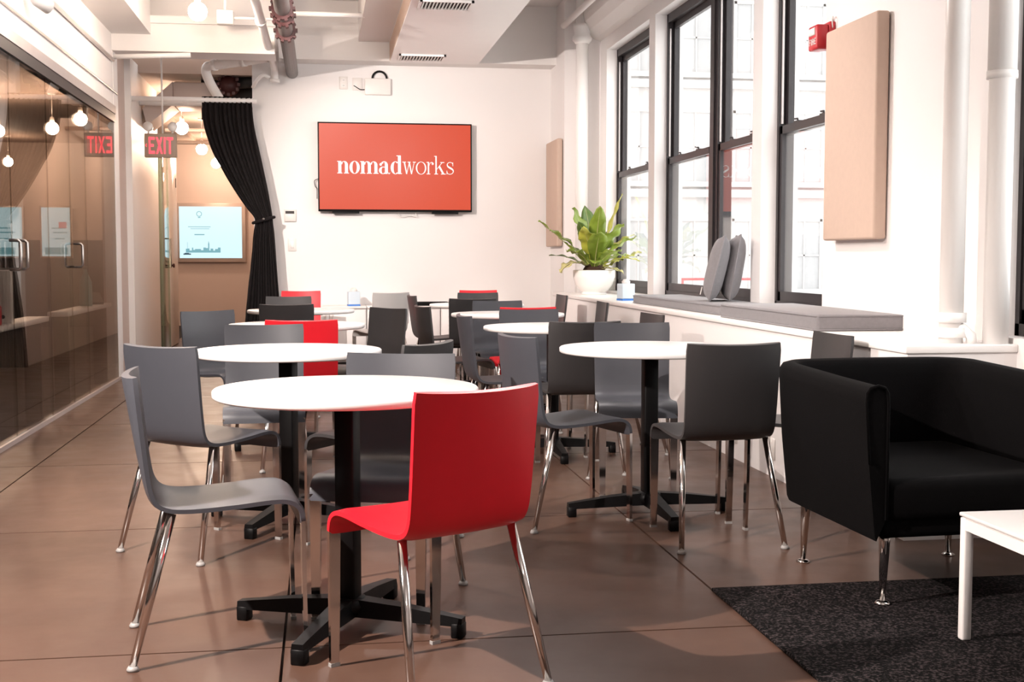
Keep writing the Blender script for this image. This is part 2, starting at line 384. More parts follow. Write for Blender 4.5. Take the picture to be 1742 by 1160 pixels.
# ================================================================== CHAIRS
prof = catmull([(0, -.237, .792), (0, -.213, .66), (0, -.188, .53), (0, -.168, .462), (0, -.132, .431), (0, -.06, .424), (0, .06, .430), (0, .155, .438), (0, .205, .434), (0, .233, .412), (0, .241, .373)], 4)
def shell_mesh():
    n = len(prof); NX = 10; th = .011
    L = [0]
    for i in range(1, n): L.append(L[-1]+(prof[i]-prof[i-1]).length)
    tot = L[-1]; F = []; Bk = []
    for i, p in enumerate(prof):
        t = (prof[min(i+1, n-1)]-prof[max(i-1, 0)]).normalized()
        nrm = Vector((0, -t.z, t.y))      # towards the sitter
        if nrm.y < 0 and i < 8: nrm = -nrm
        zf = max(0, min(1, (p.z-.44)/.36))
        hw = .184+.006*zf
        if i == 0 or i == n-1: hw -= .004
        a = []; b = []
        for k in range(NX+1):
            u = -1+2*k/NX; e = th*(1 if abs(u) < .99 else .55)
            off = .030*zf*u*u - .006*(1-zf)*(1-u*u)*(1 if p.z > .41 else 0)
            q = Vector((u*hw, p.y, p.z))
            if zf > 0: q.y += off
            else: q.z += off*.8
            if i == 0: q.z += .006*u*u
            a.append(q+nrm*e); b.append(q-nrm*e)
        F.append(a); Bk.append(b)
    v = [q for r in F for q in r]+[q for r in Bk for q in r]; W_ = NX+1; o = n*W_; f = []
    for i in range(n-1):
        for k in range(NX):
            f.append((i*W_+k, i*W_+k+1, (i+1)*W_+k+1, (i+1)*W_+k)); f.append((o+i*W_+k, o+(i+1)*W_+k, o+(i+1)*W_+k+1, o+i*W_+k+1))
        f.append((i*W_, (i+1)*W_, o+(i+1)*W_, o+i*W_)); f.append((i*W_+NX, o+i*W_+NX, o+(i+1)*W_+NX, (i+1)*W_+NX))
    for k in range(NX):
        f.append((k, o+k, o+k+1, k+1)); e_ = (n-1)*W_; f.append((e_+k, e_+k+1, o+e_+k+1, o+e_+k))
    return MB().add(v, f, True)
def make_chair(mt, name='stacking_chair'):
    t = empty(name)
    sh = shell_mesh().build('seat_shell', mt, t)
    md = sh.modifiers.new('edge', 'EDGE_SPLIT'); md.split_angle = R(50)
    for s in (-1, 1):
        # rear: round chrome tube raking backwards
        a = Vector((s*.170, -.118, .418)); b = Vector((s*.21, -.228, .010))
        lg = MB().tube([a, a.lerp(b, .5), b], [.0125, .0125, .0105], 12).build('leg', M_chrome, t)
        MB().lathe([(.011, .0), (.016, .0), (.017, .006), (.012, .014)], b.x, b.y, 14).build('glide', M_glide, lg)
        # front: flat chrome bar below the waterfall edge
        x = s*.166
        v = []
        for z, hw, y in ((.395, .0175, .240), (.20, .0155, .242), (.008, .0125, .245)):
            v += [(x-hw, y-.006, z), (x+hw, y-.006, z), (x+hw, y+.006, z), (x-hw, y+.006, z)]
        f = [(3, 2, 1, 0), (8, 9, 10, 11)]
        for i in range(2):
            for k in range(4): f.append((4*i+k, 4*i+(k+1) % 4, 4*i+4+(k+1) % 4, 4*i+4+k))
        lg = MB().add(v, f).build('leg', M_chrome, t)
        MB().box(x-.014, x+.014, .237, .253, 0, .010).build('glide', M_glide, lg)
    return t
PROTO = {}
def chair(x, y, rz, m, label, group):
    if m not in PROTO:
        o = make_chair(MATS[m]); PROTO[m] = o
    else: o = copy_tree(PROTO[m])
    o.location = (x, y, 0); o.rotation_euler = (0, 0, R(rz)); tag(o, label, 'chair', group)
    return o
G, K_, RD, PL = 'blue_grey_shell', 'charcoal_shade_shell', 'red_shell', 'lit_grey_shell'
gf, gl, gm, gb = 'chairs around the nearest left table', 'chairs around the left tables', 'chairs around the right tables', 'chairs by the back wall'
CH = [
 (.287, 3.246, 28.2, RD, 'large red shell chair in front with its back to the camera', gf),
 (-.318, 3.663, -82.6, G, 'grey shell chair in side view at the near left, facing the front table', gf),
 (.205, 4.02, 163, G, 'light-catching grey chair facing the camera across the nearest left table', gf),
 (-.462, 4.893, -39.7, G, 'grey shell chair seen from behind at the far left, beside the glass wall', gl),
 (.235, 4.860, 55, K_, 'charcoal chair turned left behind the nearest left table, only its curved top showing', gl),
 (-.269, 5.930, 182, G, 'grey chair facing the camera on the far side of the second left table', gl),
 (-.100, 6.760, -1, RD, 'red chair seen from behind between second and third left tables', gl),
 (-.240, 8.980, 0, K_, 'chair darkened to look shaded, back to the camera just beyond the third left table', gl),
 (-.270, 10.330, 180, K_, 'charcoal chair behind the last left table, in front of the red one', gl),
 (-.194, 12.010, 180, RD, 'red chair near the back wall beside the black curtain', gb),
 (-.560, 7.600, -142, G, 'grey chair angled toward the camera at the left of the third left table', gl),
 (.255, 7.900, 125, K_, 'dark chair turned left at the right side of the third left table', gl),
 (.877, 8.354, -80, K_, 'dark chair seen edge-on left of the third right table, its seat to the right', gm),
 (.982, 10.700, -85, K_, 'charcoal chair edge-on left of the farthest right table, under the television', gm),
 (1.010, 7.00, -86, G, 'thin edge-on grey chair at the left of the second right table', gm),
 (1.010, 5.190, -74, G, 'grey chair at the left of the nearest right table, seat pushed under it', gm),
 (1.329, 6.400, 0, K_, 'dark chair, back to the camera, at the near side of the second right table', gm),
 (1.500, 5.840, 170, G, 'grey chair facing the camera behind the nearest right table', gm),
 (1.539, 4.730, 3, K_, 'charcoal chair, back to the camera, at the nearest right table, left of the armchair', gm),
 (1.960, 5.03, 92, K_, 'charcoal chair between the nearest right table and the window ledge, behind the armchair', gm),
 (1.830, 8.900, 88, K_, 'narrow edge-on chair by the ledge right of the third right table', gm),
 (1.690, 6.963, 95, K_, 'dark chair by the ledge right of the second right table, below the cushions', gm),
 (1.862, 10.600, 92, K_, 'small edge-on chair by the ledge right of the farthest right table, below the fern', gm),
 (1.535, 12.013, 179, RD, 'farthest red chair by the back wall, only its red top edge showing', gb),
 (1.424, 11.160, 179, K_, 'charcoal chair hiding the farthest red chair below the television', gb),
 (1.189, 9.980, -1, K_, 'black-looking chair with its back to the camera at the farthest right table', gm),
 (1.309, 9.037, 180, G, 'grey chair facing the camera on the far side of the third right table', gm),
 (1.292, 7.483, 181, G, 'grey chair facing the camera behind the second right table, red edge above it', gm),
 (1.330, 8.212, 2, RD, 'red chair almost hidden behind a grey one between second and third right tables', gm),
 (.556, 11.727, 24, PL, 'grey chair coloured pale as if strongly lit, before the white credenza', gb),
]
for c in CH: chair(*c)

# ================================================================== TABLES
def make_table():
    t = empty('round_table')
    zt_ = .734; Rr = .395
    MB().lathe([(0, zt_-.024), (Rr-.006, zt_-.024), (Rr, zt_-.019), (Rr, zt_-.004), (Rr-.004, zt_), (0, zt_)], n=72).build('tabletop', M_top, t)
    MB().rbox(-.16, .16, -.16, .16, zt_-.036, zt_-.0245, .003, 1).build('mounting_plate', M_black, t)
    MB().rbox(-.031, .031, -.031, .031, .085, zt_-.03, .006, 2).build('column', M_black, t)
    MB().lathe([(.0, .045), (.055, .05), (.06, .075), (.05, .098), (.0, .10)], n=24).build('hub', M_black, t)
    for k in range(4):
        a = k*PI/2
        m = MB()
        v = []
        for r, w, z0, z1 in ((.02, .036, .045, .098), (.18, .027, .040, .084), (.335, .021, .036, .064), (.365, .021, .034, .060)):
            v += [(r, -w, z0), (r, w, z0), (r, w*.8, z1), (r, -w*.8, z1)]
        f = [(0, 1, 2, 3), (15, 14, 13, 12)]
        for i in range(3):
            for q in range(4): f.append((4*i+q, 4*i+4+q, 4*i+4+(q+1) % 4, 4*i+(q+1) % 4))
        m.add(v, f); m.xf(Matrix.Rotation(a, 4, 'Z'))
        arm = m.build('base_arm', M_black, t)
        MB().rbox(.331, .367, -.021, .021, 0, .045, .003, 1).xf(Matrix.Rotation(a, 4, 'Z')).build('foot', M_black, arm)
    return t
TB = [(.073, 3.735, -24, 'round white table nearest the camera, beside the large red chair'),
 (-.142, 5.32, -25, 'second round white table of the left row, behind the nearest'),
 (-.143, 7.36, 8, 'third round white table of the left row, beyond the red chair back'),
 (-.150, 9.38, 0, 'farthest round white table of the left row, by the black curtain'),
 (1.413, 5.235, 2, 'nearest round white table of the right row, beside the window ledge'),
 (1.300, 6.93, 0, 'second round white table of the right row'),
 (1.286, 8.56, 20, 'third round white table of the right row'),
 (1.285, 10.30, 0, 'farthest round white table of the right row, by the back wall')]
tp = make_table()
for i, (x, y, a, l) in enumerate(TB):
    o = tp if i == 0 else copy_tree(tp)
    o.location = (x, y, 0); o.rotation_euler = (0, 0, R(a)); tag(o, l, 'table', 'round pedestal tables')

# ================================================================== WINDOW LEDGE, CUSHIONS
lg = empty('window_ledge', (2.5, 8.4, 0)); tag(lg, 'long white window ledge running along the wall under the windows', 'ledge')
T = Matrix.Translation((-2.5, -8.4, 0))
MB().box(XB+.012, XP, 4.57, 12.10, 0, .745).xf(T).build('body', M_wall, lg)
MB().rbox(XB, XP, 4.56, 12.10, .745, .777, .004, 2).xf(T).build('top', M_trim, lg)
for yy in (5.62, 6.02, 6.6): MB().rbox(XB+.006, XB+.0125, yy-.035, yy+.035, .09, .20, .002, 1).xf(T).build('outlet_plate', M_plast, lg)
def cushion(y0, y1, x0, x1, h, label):
    e = MB(); n = 14; mx = 6
    z0 = .7775
    top = []
    bm = bmesh.new(); bmesh.ops.create_grid(bm, x_segments=mx, y_segments=n, size=.5); bm.free()
    m = MB().rbox(x0, x1, y0, y1, z0, z0+h, .016, 3)
    # soft sag of the top
    vv = []
    for (x, y, z) in m.v:
        u = (y-y0)/(y1-y0); w = (x-x0)/(x1-x0)
        if z > z0+h*.6: z += .010*math.sin(PI*u)*math.sin(PI*w)+.004*math.sin(9*u+4*w)
        vv.append((x, y, z))
    m.v = vv
    o = empty('bench_cushion', ((x0+x1)/2, (y0+y1)/2, z0)); tag(o, label, 'cushion', 'bench cushions on the ledge')
    TT = Matrix.Translation((-(x0+x1)/2, -(y0+y1)/2, -z0))
    m.xf(TT).build('pad', M_cush, o)
    for zz in (z0+.006, z0+h-.008):
        r = .016
        MB().tube([(x0+r, y0, zz), (x1-r, y0, zz), (x1, y0+r, zz), (x1, y1-r, zz), (x1-r, y1, zz), (x0+r, y1, zz), (x0, y1-r, zz), (x0, y0+r, zz)], .0045, 6, closed=True).xf(TT).build('piping', M_cush, o)
    return o
cushion(7.10, 9.20, 2.345, 2.735, .062, 'long grey bench cushion under the double window with pillows on it')
cushion(5.50, 6.92, 2.285, 2.735, .078, 'thick grey bench cushion nearest the camera on the ledge')
def pillow(x, y, z, lean, yaw, label):
    N = 16; v = []; f = []; Sz = .215
    for sgn in (1, -1):
        for i in range(N+1):
            for j in range(N+1):
                a = -1+2*i/N; b = -1+2*j/N
                th = .062*((1-a**4)*(1-b**4))**.55
                k = 1-.05*(a*a*(1-b*b)+b*b*(1-a*a))*0-.04*(1-abs(a*b))
                v.append((sgn*th, a*Sz*k, b*Sz*k))
    o_ = (N+1)**2
    for i in range(N):
        for j in range(N):
            q = (i*(N+1)+j, i*(N+1)+j+1, (i+1)*(N+1)+j+1, (i+1)*(N+1)+j)
            f.append(q); f.append(tuple(o_+t for t in q)[::-1])
    e = empty('throw_pillow', (x, y, z)); tag(e, label, 'pillow', 'pillows leaning at the window')
    MM = Matrix.Rotation(yaw, 4, 'Z') @ Matrix.Rotation(lean, 4, 'Y') @ Matrix.Translation((0, 0, Sz*.97))
    MB().add(v, f, True).xf(MM).build('pad', M_cush, e)
    ring = [(0, a*Sz*.985, b*Sz*.985) for a, b in ((-.98, -1), (0, -.96), (.98, -1), (1, -.98), (.96, 0), (1, .98), (.98, 1), (0, .96), (-.98, 1), (-1, .98), (-.96, 0), (-1, -.98))]
    MB().tube(ring, .006, 6, closed=True).xf(MM).build('piping', M_cush, e)
    MB().box(-.066, -.060, -.012, .012, -.19, -.14).xf(MM).build('care_tag', M_plast, e)
pillow(2.492, 7.78, .850, R(13), R(-17), 'left grey pillow of the leaning pair on the cushion')
pillow(2.632, 7.82, .850, R(9), R(-15), 'right grey pillow of the leaning pair, against the window')
def card_box(x, y, z, rz, label, s=1.0):
    e = empty('napkin_holder', (x, y, z), rz); tag(e, label, 'holder', 'pale napkin holders')
    MB().rbox(-.055*s, .055*s, -.055*s, .055*s, .014*s, .135*s, .006*s, 2).build('box', M_paper, e)
    MB().box(-.056*s, .056*s, -.056*s, .056*s, 0, .014*s).build('base', M_blue, e)
    MB().lathe([(.03*s, .13*s), (.035*s, .15*s), (.02*s, .17*s), (.0, .172*s)], n=12).build('napkins', M_plast, e)
card_box(2.42, 9.72, .777, .2, 'pale blue napkin holder on the ledge between fern and cushion')

# potted fern ------------------------------------------------------------
pf = empty('potted_fern', (2.53, 11.40, .777)); tag(pf, 'birds nest fern with wavy green leaves in a white bowl pot on the ledge', 'potted plant')
MB().lathe([(0, .0), (.115, 0), (.12, .012), (.105, .02), (.13, .035), (.175, .09), (.195, .16), (.197, .225), (.188, .228), (.182, .20), (.0, .195)], n=40).build('pot', M_pot, pf)
MB().lathe([(0, .18), (.12, .19), (.10, .24), (.06, .30), (.0, .31)], n=18).build('crown', M_soil, pf)
def leaf(az, elev, length, width, bend, m, wav=.02, roll=0, seed=0):
    rnd = random.Random(seed); N = 16; v = []; f = []
    p = Vector((0, 0, 0)); pts = []; el = elev
    for i in range(N+1):
        pts.append((p.copy(), el)); d = Vector((math.cos(el), 0, math.sin(el))); p = p+d*(length/N); el -= bend/N
    ph = rnd.random()*6
    for i, (p, el) in enumerate(pts):
        t = i/N; w = width*(.10+.90*math.sin(PI*t**1.45)**.9) if t < .98 else width*.06
        nrm = Vector((-math.sin(el), 0, math.cos(el)))
        for k, u in enumerate((-1, -.5, 0, .5, 1)):
            q = p+Vector((0, u*w, 0))+nrm*(.16*w*abs(u)+wav*abs(u)*math.sin(t*26+ph+(1.7 if u > 0 else 0)))
            v.append(q)
    for i in range(N):
        for k in range(4): f.append((i*5+k, i*5+k+1, (i+1)*5+k+1, (i+1)*5+k))
    MM = Matrix.Translation((0, 0, .22)) @ Matrix.Rotation(az, 4, 'Z') @ Matrix.Translation((.03, 0, 0)) @ Matrix.Rotation(roll, 4, 'X')
    o = MB().add(v, f, True).xf(MM).build('leaf', m, pf)
    md = o.modifiers.new('thickness', 'SOLIDIFY'); md.thickness = .002
    r = MB().tube([q[0]+Vector((0, 0, .002)) for q in pts], [.006*(1-.8*i/N) for i in range(N+1)], 5).xf(MM).build('midrib', M_leaf3 if m is not M_leaf3 else M_soil, o)
LV = [(-95, 62, .52, .075, .75, M_leaf), (-70, 50, .46, .072, 1.0, M_leaf), (-120, 70, .50, .07, .7, M_leaf2), (-20, 45, .42, .06, 1.2, M_leaf2),
      (175, 50, .66, .042, .25, M_leaf), (160, 60, .54, .05, .55, M_leaf), (95, 80, .66, .066, .5, M_leaf4), (-92, 78, .64, .066, .5, M_leaf), (130, 80, .62, .07, .4, M_leaf),
      (5, 74, .74, .045, .1, M_leaf2), (20, 58, .54, .05, .7, M_leaf2), (-5, 26, .44, .042, .1, M_leaf2), (-45, 20, .30, .04, .9, M_leaf3),
      (195, 48, .36, .085, 1.9, M_leaf3), (215, 60, .40, .06, 1.2, M_leaf), (-100, 40, .38, .06, 1.1, M_leaf), (60, 66, .50, .06, .7, M_leaf4), (-60, 66, .56, .062, .6, M_leaf), (230, 72, .52, .06, .5, M_leaf4),
      (35, 40, .46, .05, .8, M_leaf), (-35, 60, .50, .055, .8, M_leaf), (150, 40, .44, .05, .8, M_leaf4)]
for i, (a, e_, l, w, b, m) in enumerate(LV): leaf(R(a), R(e_), l*1.03, w*1.22, b, m, wav=.008+.006*(i % 3), seed=i)

# ================================================================== ARMCHAIR, RUG, COFFEE TABLE
rug = tag(MB().rbox(1.29, 2.70, 1.2, 3.97, 0, .012, .004, 2).build('rug', M_rug), 'charcoal flecked rug under the black armchair and white low table', 'rug')
def armchair():
    cx, cy = 2.05, 4.035
    e = empty('tub_armchair', (cx, cy, 0), R(2)); tag(e, 'black upholstered tub armchair on chrome legs at the right', 'armchair')
    hw, yb, yf, rc = .395, .415, -.40, .17       # half width, back, front, corner radius
    path = [(-hw, yf)]
    path += [(-hw, yf+.25), (-hw, yb-rc)]
    for k in range(1, 9):
        a = PI-k*PI/16; path.append((-hw+rc+rc*math.cos(a), yb-rc+rc*math.sin(a)))
    rt = [(-x, y) for x, y in path[::-1]]
    path = path+[(-.1, yb+.012), (.1, yb+.012)]+rt
    n = len(path)
    th = .075
    # outline sections across the wall: outer bottom, outer top, rounded crown, inner
    sec = [(0.040, .235), (0.034, .25), (.012, .48), (0.0, .68), (.002, .712), (.012, .728), (.036, .735), (.060, .728), (.072, .710), (th, .67), (th, .30)]
    v = []; ns = len(sec)
    for i, (x, y) in enumerate(path):
        a = Vector(path[max(i-1, 0)]); b = Vector(path[min(i+1, n-1)]); t = (b-a).normalized()
        nr = Vector((t.y, -t.x))          # inwards
        tf = 1 if 0 < i < n-1 else 0
        for d, z in sec:
            zz = z+(.010 if y > 0 else .010*y/.4)*(1 if z > .6 else 0)
            fr = (-(.03) if False else 0)
            q = Vector((x, y))+nr*d
            if i in (0, n-1): q.y += -.008*math.sin(PI*min(1, max(0, d/th)))
            v.append((q.x, q.y+(.05*(.70-z) if i in (0, n-1) else 0)*0, zz))
    f = []
    for i in range(n-1):
        for k in range(ns-1): f.append((i*ns+k, i*ns+k+1, (i+1)*ns+k+1, (i+1)*ns+k))
        f.append((i*ns+ns-1, i*ns, (i+1)*ns, (i+1)*ns+ns-1))
    f.append(list(range(ns))); f.append([(n-1)*ns+k for k in range(ns)][::-1])
    sh = MB().add(v, f, True).build('shell', M_sofa, e); md = sh.modifiers.new('edge', 'EDGE_SPLIT'); md.split_angle = R(55)
    # piping along the front edge of each arm
    for s_ in (0, n-1):
        pts = [v[s_*ns+k] for k in range(2, ns)]
        MB().tube([(a, b-.003, c) for a, b, c in pts], .005, 6).build('piping', M_sofa, sh)
    MB().rbox(-hw+th-.008, hw-th+.008, yf+.012, yb-th+.02, .235, .33, .02, 3).build('seat_base', M_sofa, e)
    mm = MB().rbox(-hw+th-.004, hw-th+.004, yf-.004, yb-th+.02, .285, .425, .035, 4)
    mm.v = [(x, y, z+(.014*math.cos(x*3.6)*math.cos(y*3) if z > .38 else 0)) for x, y, z in mm.v]
    mm.build('seat_cushion', M_sofa, e)
    for sx in (-1, 1):
        for sy in (-1, 1):
            x = sx*.282; y = .268 if sy > 0 else -.325; z0 = 0 if sy > 0 else .012
            l = MB().tube([(x, y, .245), (x+sx*.004, y+sy*.004, .22), (x+sx*.01, y+sy*.008, z0+.012)], [.019, .0185, .0095], 14).build('leg', M_chrome, e)
            MB().lathe([(.0, 0), (.024, 0), (.026, .005), (.016, .012), (.0, .016)], x+sx*.01, y+sy*.008, 18, z0).build('foot_disc', M_chrome, l)
armchair()
ct = empty('coffee_table', (2.258, 2.85, .012)); tag(ct, 'low white coffee table with slim square legs on the rug', 'table')
hx, hy = .433, .475
MB().rbox(-hx, hx, -hy, hy, .362, .374, .004, 2).build('tabletop', M_top, ct)
MB().box(-hx+.004, hx-.004, -hy+.004, -hy+.02, .325, .358).box(-hx+.004, hx-.004, hy-.02, hy-.004, .325, .358).box(-hx+.004, -hx+.02, -hy+.02, hy-.02, .325, .358).box(hx-.02, hx-.004, -hy+.02, hy-.02, .325, .358).box(-hx+.01, hx-.01, -hy+.01, hy-.01, .356, .362).build('apron', M_trim, ct)
for sx in (-1, 1):
    for sy in (-1, 1):
        x = sx*(hx-.017); y = sy*(hy-.017)
        MB().rbox(x-.015, x+.015, y-.015, y+.015, 0, .36, .006, 2).build('leg', M_trim, ct)

# ================================================================== TELEVISION
def ell(cx, cy, a, b, t0, t1, n=14): return [(cx+a*math.cos(t0+(t1-t0)*i/n), cy+b*math.sin(t0+(t1-t0)*i/n)) for i in range(n+1)]
def strip(o, i): return [[o[k], o[k+1], i[k+1], i[k]] for k in range(len(o)-1)]
def rect(x0, x1, y0, y1): return [[(x0, y0), (x1, y0), (x1, y1), (x0, y1)]]
def ring(cx, cy, a, b, ai, bi): return strip(ell(cx, cy, a, b, 0, 2*PI, 28), ell(cx, cy, ai, bi, 0, 2*PI, 28))
def glyph(ch, bold):
    """didone letters, x-height 1; returns quads and advance"""
    w = .25 if bold else .115; h = .055; P = []; sf = .09 if bold else .10
    def stem(x, y1=1.0, top=True):
        p = rect(x, x+w, 0, y1)+rect(x-sf, x+w+sf, 0, h)
        if top: p += rect(x-sf, x+.02, y1-h, y1)
        return p
    if ch in 'nm':
        x = sf; aw = .40 if bold else .46
        P += stem(x); k = 2 if ch == 'm' else 1
        for _ in range(k):
            x2 = x+w+aw-.10
            cx = (x+w+x2+w)/2
            o = ell(x2+w-.30, .70, .30, .30, 0, PI*.95); i = ell(x2-.11, .70, .11 if bold else .19, .255, 0, PI*.95)
            if not bold: i = ell(x2-.18, .70, .18, .255, 0, PI*.95)
            P += strip(o, i)
            P += rect(x2, x2+w, 0, .72)+rect(x2-sf, x2+w+sf, 0, h); x = x2
        return P, x+w+sf
    if ch == 'o':
        a = .43 if bold else .44; P += ring(a, .5, a, .52, a-w*.98, .485); return P, 2*a
    if ch == 'd':
        a = .40; P += strip(ell(a, .5, a, .52, PI*.28, PI*1.72, 24), ell(a, .5, a-w*.98, .485, PI*.28, PI*1.72, 24))
        x = 2*a-w*.75; P += rect(x, x+w, 0, 1.5)+rect(x-sf-.03, x+.02, 1.5-h, 1.5)+rect(x+w-.02, x+w+sf, 0, h); return P, x+w+sf
    if ch == 'a':
        x = .50
        P += rect(x, x+w, .12, .72); P += strip(ell(x+w-.31, .70, .31, .32, 0, PI*.86), ell(x+w-.31-.02, .70, .31-w+.02, .275, 0, PI*.86))
        P += ring(.15, .76, .10, .11, .001, .001) if bold else ring(.13, .76, .07, .08, .001, .001)
        P += strip(ell(.34, .28, .34, .30, PI*.40, PI*1.75, 20), ell(.34, .28, .34-w*.9, .262, PI*.40, PI*1.75, 20))
        P += rect(.34, x+.02, .52, .57)
        P += strip(ell(x+w+.10, .14, .10, .16, PI, PI*1.9, 8), ell(x+w+.09, .14, .05, .10, PI, PI*1.9, 8)); P += rect(x, x+w*.9, .0, .14)
        return P, x+w+.20
    if ch == 'w':
        hl = .045; a = .36
        for k in range(2):
            x0 = .10+k*a*1.15
            P += [[(x0, 1), (x0+w, 1), (x0+w+.19, 0), (x0+.21, 0)]]
            P += [[(x0+.21+.02, 0), (x0+.21+hl+.03, 0), (x0+a*1.15+w*.5+hl, 1), (x0+a*1.15+w*.5, 1)]]
        P += rect(.0, .10+w+.09, 1-h, 1)+rect(.10+2.3*a+w*.5-.1, .10+2.3*a+w*.5+.15, 1-h, 1)+rect(.10+1.15*a-.08, .10+1.15*a+w+.06, 1-h, 1)
        return P, .10+2.3*a+w*.5+.12
    if ch == 'r':
        P += stem(sf); x = sf+w
        P += strip(ell(x+.22, .70, .22, .30, PI*.35, PI, 10), ell(x+.22, .70, .20, .25, PI*.35, PI, 10))+ring(x+.30, .86, .085, .095, .001, .001)
        return P, x+.40
    if ch == 'k':
        P += rect(sf, sf+w, 0, 1.5)+rect(0, sf+w+sf, 0, h)+rect(0, sf+.02, 1.5-h, 1.5); x = sf+w
        P += [[(x, .38), (x+.0, .44), (x+.46, 1), (x+.52, 1)]]+rect(x+.30, x+.64, 1-h, 1)
        P += [[(x+.15, .58), (x+.27, .70), (x+.66, 0), (x+.50, 0)]]+rect(x+.36, x+.76, 0, h)
        return P, x+.76
    if ch == 's':
        c = [(.58, .76), (.55, .90), (.38, .985), (.20, .95), (.10, .80), (.17, .64), (.36, .52), (.55, .40), (.62, .24), (.52, .08), (.32, .015), (.14, .08), (.07, .26)]
        cc = catmull([(a, b, 0) for a, b in c], 4); N = len(cc); o = []; i_ = []
        for k, p in enumerate(cc):
            t = (cc[min(k+1, N-1)]-cc[max(k-1, 0)]).normalized(); u = k/(N-1); ww = .022+.05*math.exp(-((u-.5)/.14)**2)
            o.append((p.x-t.y*ww, p.y+t.x*ww)); i_.append((p.x+t.y*ww, p.y-t.x*ww))
        return strip(o, i_)+rect(.56, .60, .68, .99)+rect(.05, .09, .01, .32), .70
def quads(polys, ox, oz, s, y, d=.0015):
    m = MB()
    for q in polys:
        v = [(ox+a*s, y, oz+b*s) for a, b in q]
        m.add(v, [(0, 1, 2, 3)])
    return m
tx0, tx1, tz0, tz1 = -.021, 1.585, 1.600, 2.522
tv = empty('television', ((tx0+tx1)/2, YB-.01, (tz0+tz1)/2)); tag(tv, 'large wall-mounted television showing white lettering on orange', 'television')
hw, hh = (tx1-tx0)/2, (tz1-tz0)/2
MB().rbox(-hw, hw, -.085, -.040, -hh, hh, .004, 2).build('bezel', M_black, tv)
MB().box(-.45, .45, -.04, 0, -.25, .25).build('wall_bracket', M_black, tv)
scr = MB().box(-hw+.014, hw-.014, -.0875, -.0852, -hh+.022, hh-.014).build('screen', M_tv, tv)
word = [('n', 1), ('o', 1), ('m', 1), ('a', 1), ('d', 1), ('w', 0), ('o', 0), ('r', 0), ('k', 0), ('s', 0)]
adv = []; x = 0
for c, b in word:
    P, a = glyph(c, b); adv.append((P, x)); x += a+(.035 if b else .03)
tw = 1.225; sc = tw/x; XH = .128
for P, ox in adv:
    m = MB()
    for q in P:
        m.add([(-.605+(ox+a)*sc, -.0885, -.068+b*XH) for a, b in q], [(0, 1, 2, 3)])
    m.build('letter', M_tvw, scr)
for xx in (-.52, .52): MB().box(xx-.14, xx+.14, -.075, -.045, -hh-.022, -hh).build('speaker_foot', M_black, tv)
MB().tube(catmull([(.02, -.03, -hh+.02, ), (.05, -.03, -hh-.05), (.14, -.03, -hh-.035), (.22, -.03, -hh-.05), (.19, -.03, -hh+.02)], 5), .004, 6).build('cable', M_plast, tv)
MB().tube(catmull([(-hw+.02, -.03, -.12), (-hw-.035, -.03, -.14), (-hw-.03, -.03, -.20), (-hw-.012, -.03, -.23), (-hw-.012, -.03, -.33)], 4), .004, 6).build('cable', M_black, tv)

# wall devices ---------------------------------------------------------
def at_wall(u): return None
ap = empty('wireless_box', (.605, YB, 2.90)); tag(ap, 'white wireless box above the television with a black cable loop', 'wall device')
MB().rbox(-.135, .135, -.045, 0, -.085, .085, .008, 2).build('case', M_plast, ap)
MB().tube([(.02+.075*math.cos(a), -.022, .085+.075*math.sin(a)) for a in [i*PI/10 for i in range(11)]], .011, 8).build('cable_loop', M_black, ap)
MB().tube(catmull([(-.13, -.02, -.03), (-.18, -.015, -.03), (-.23, -.01, .0), (-.25, -.008, .01)], 4), .005, 6).build('lead', M_black, ap)
def plate(name, x, z, w, h, label, cat, kind):
    e = empty(name, (x, YB, z)); tag(e, label, cat)
    MB().rbox(-w/2, w/2, -.010, 0, -h/2, h/2, .003, 1).build('plate', M_plast, e)
    if kind == 'outlet':
        for dz in (.028, -.028):
            MB().box(-.017, .017, -.012, -.009, dz-.014, dz+.014).build('socket', M_trim, e)
            MB().box(-.007, -.004, -.0125, -.011, dz-.005, dz+.007).box(.004, .007, -.0125, -.011, dz-.005, dz+.007).build('slot', M_slot, e)
    if kind == 'switch': MB().rbox(-.018, .018, -.016, -.008, -.035, .035, .003, 1).build('rocker', M_trim, e)
    if kind == 'thermo':
        MB().rbox(-w/2+.004, w/2-.004, -.026, -.008, -h/2+.004, h/2-.004, .004, 1).build('case', M_plast, e)
        MB().box(-w/2+.012, w/2-.022, -.0275, -.025, h/2-.045, h/2-.016).build('display', M_slot, e)
plate('wall_outlet', .252, 2.935, .085, .13, 'white double outlet left of the wireless box, farther from it', 'outlet', 'outlet')
plate('cable_plate', .395, 2.925, .10, .13, 'white cable plate right beside the wireless box', 'wall plate', 'x')
plate('thermostat', -.310, 1.555, .125, .13, 'white thermostat with a dark display beside the curtain', 'thermostat', 'thermo')
plate('light_switch', -.295, 1.255, .085, .135, 'white rocker light switch below the thermostat', 'switch', 'switch')

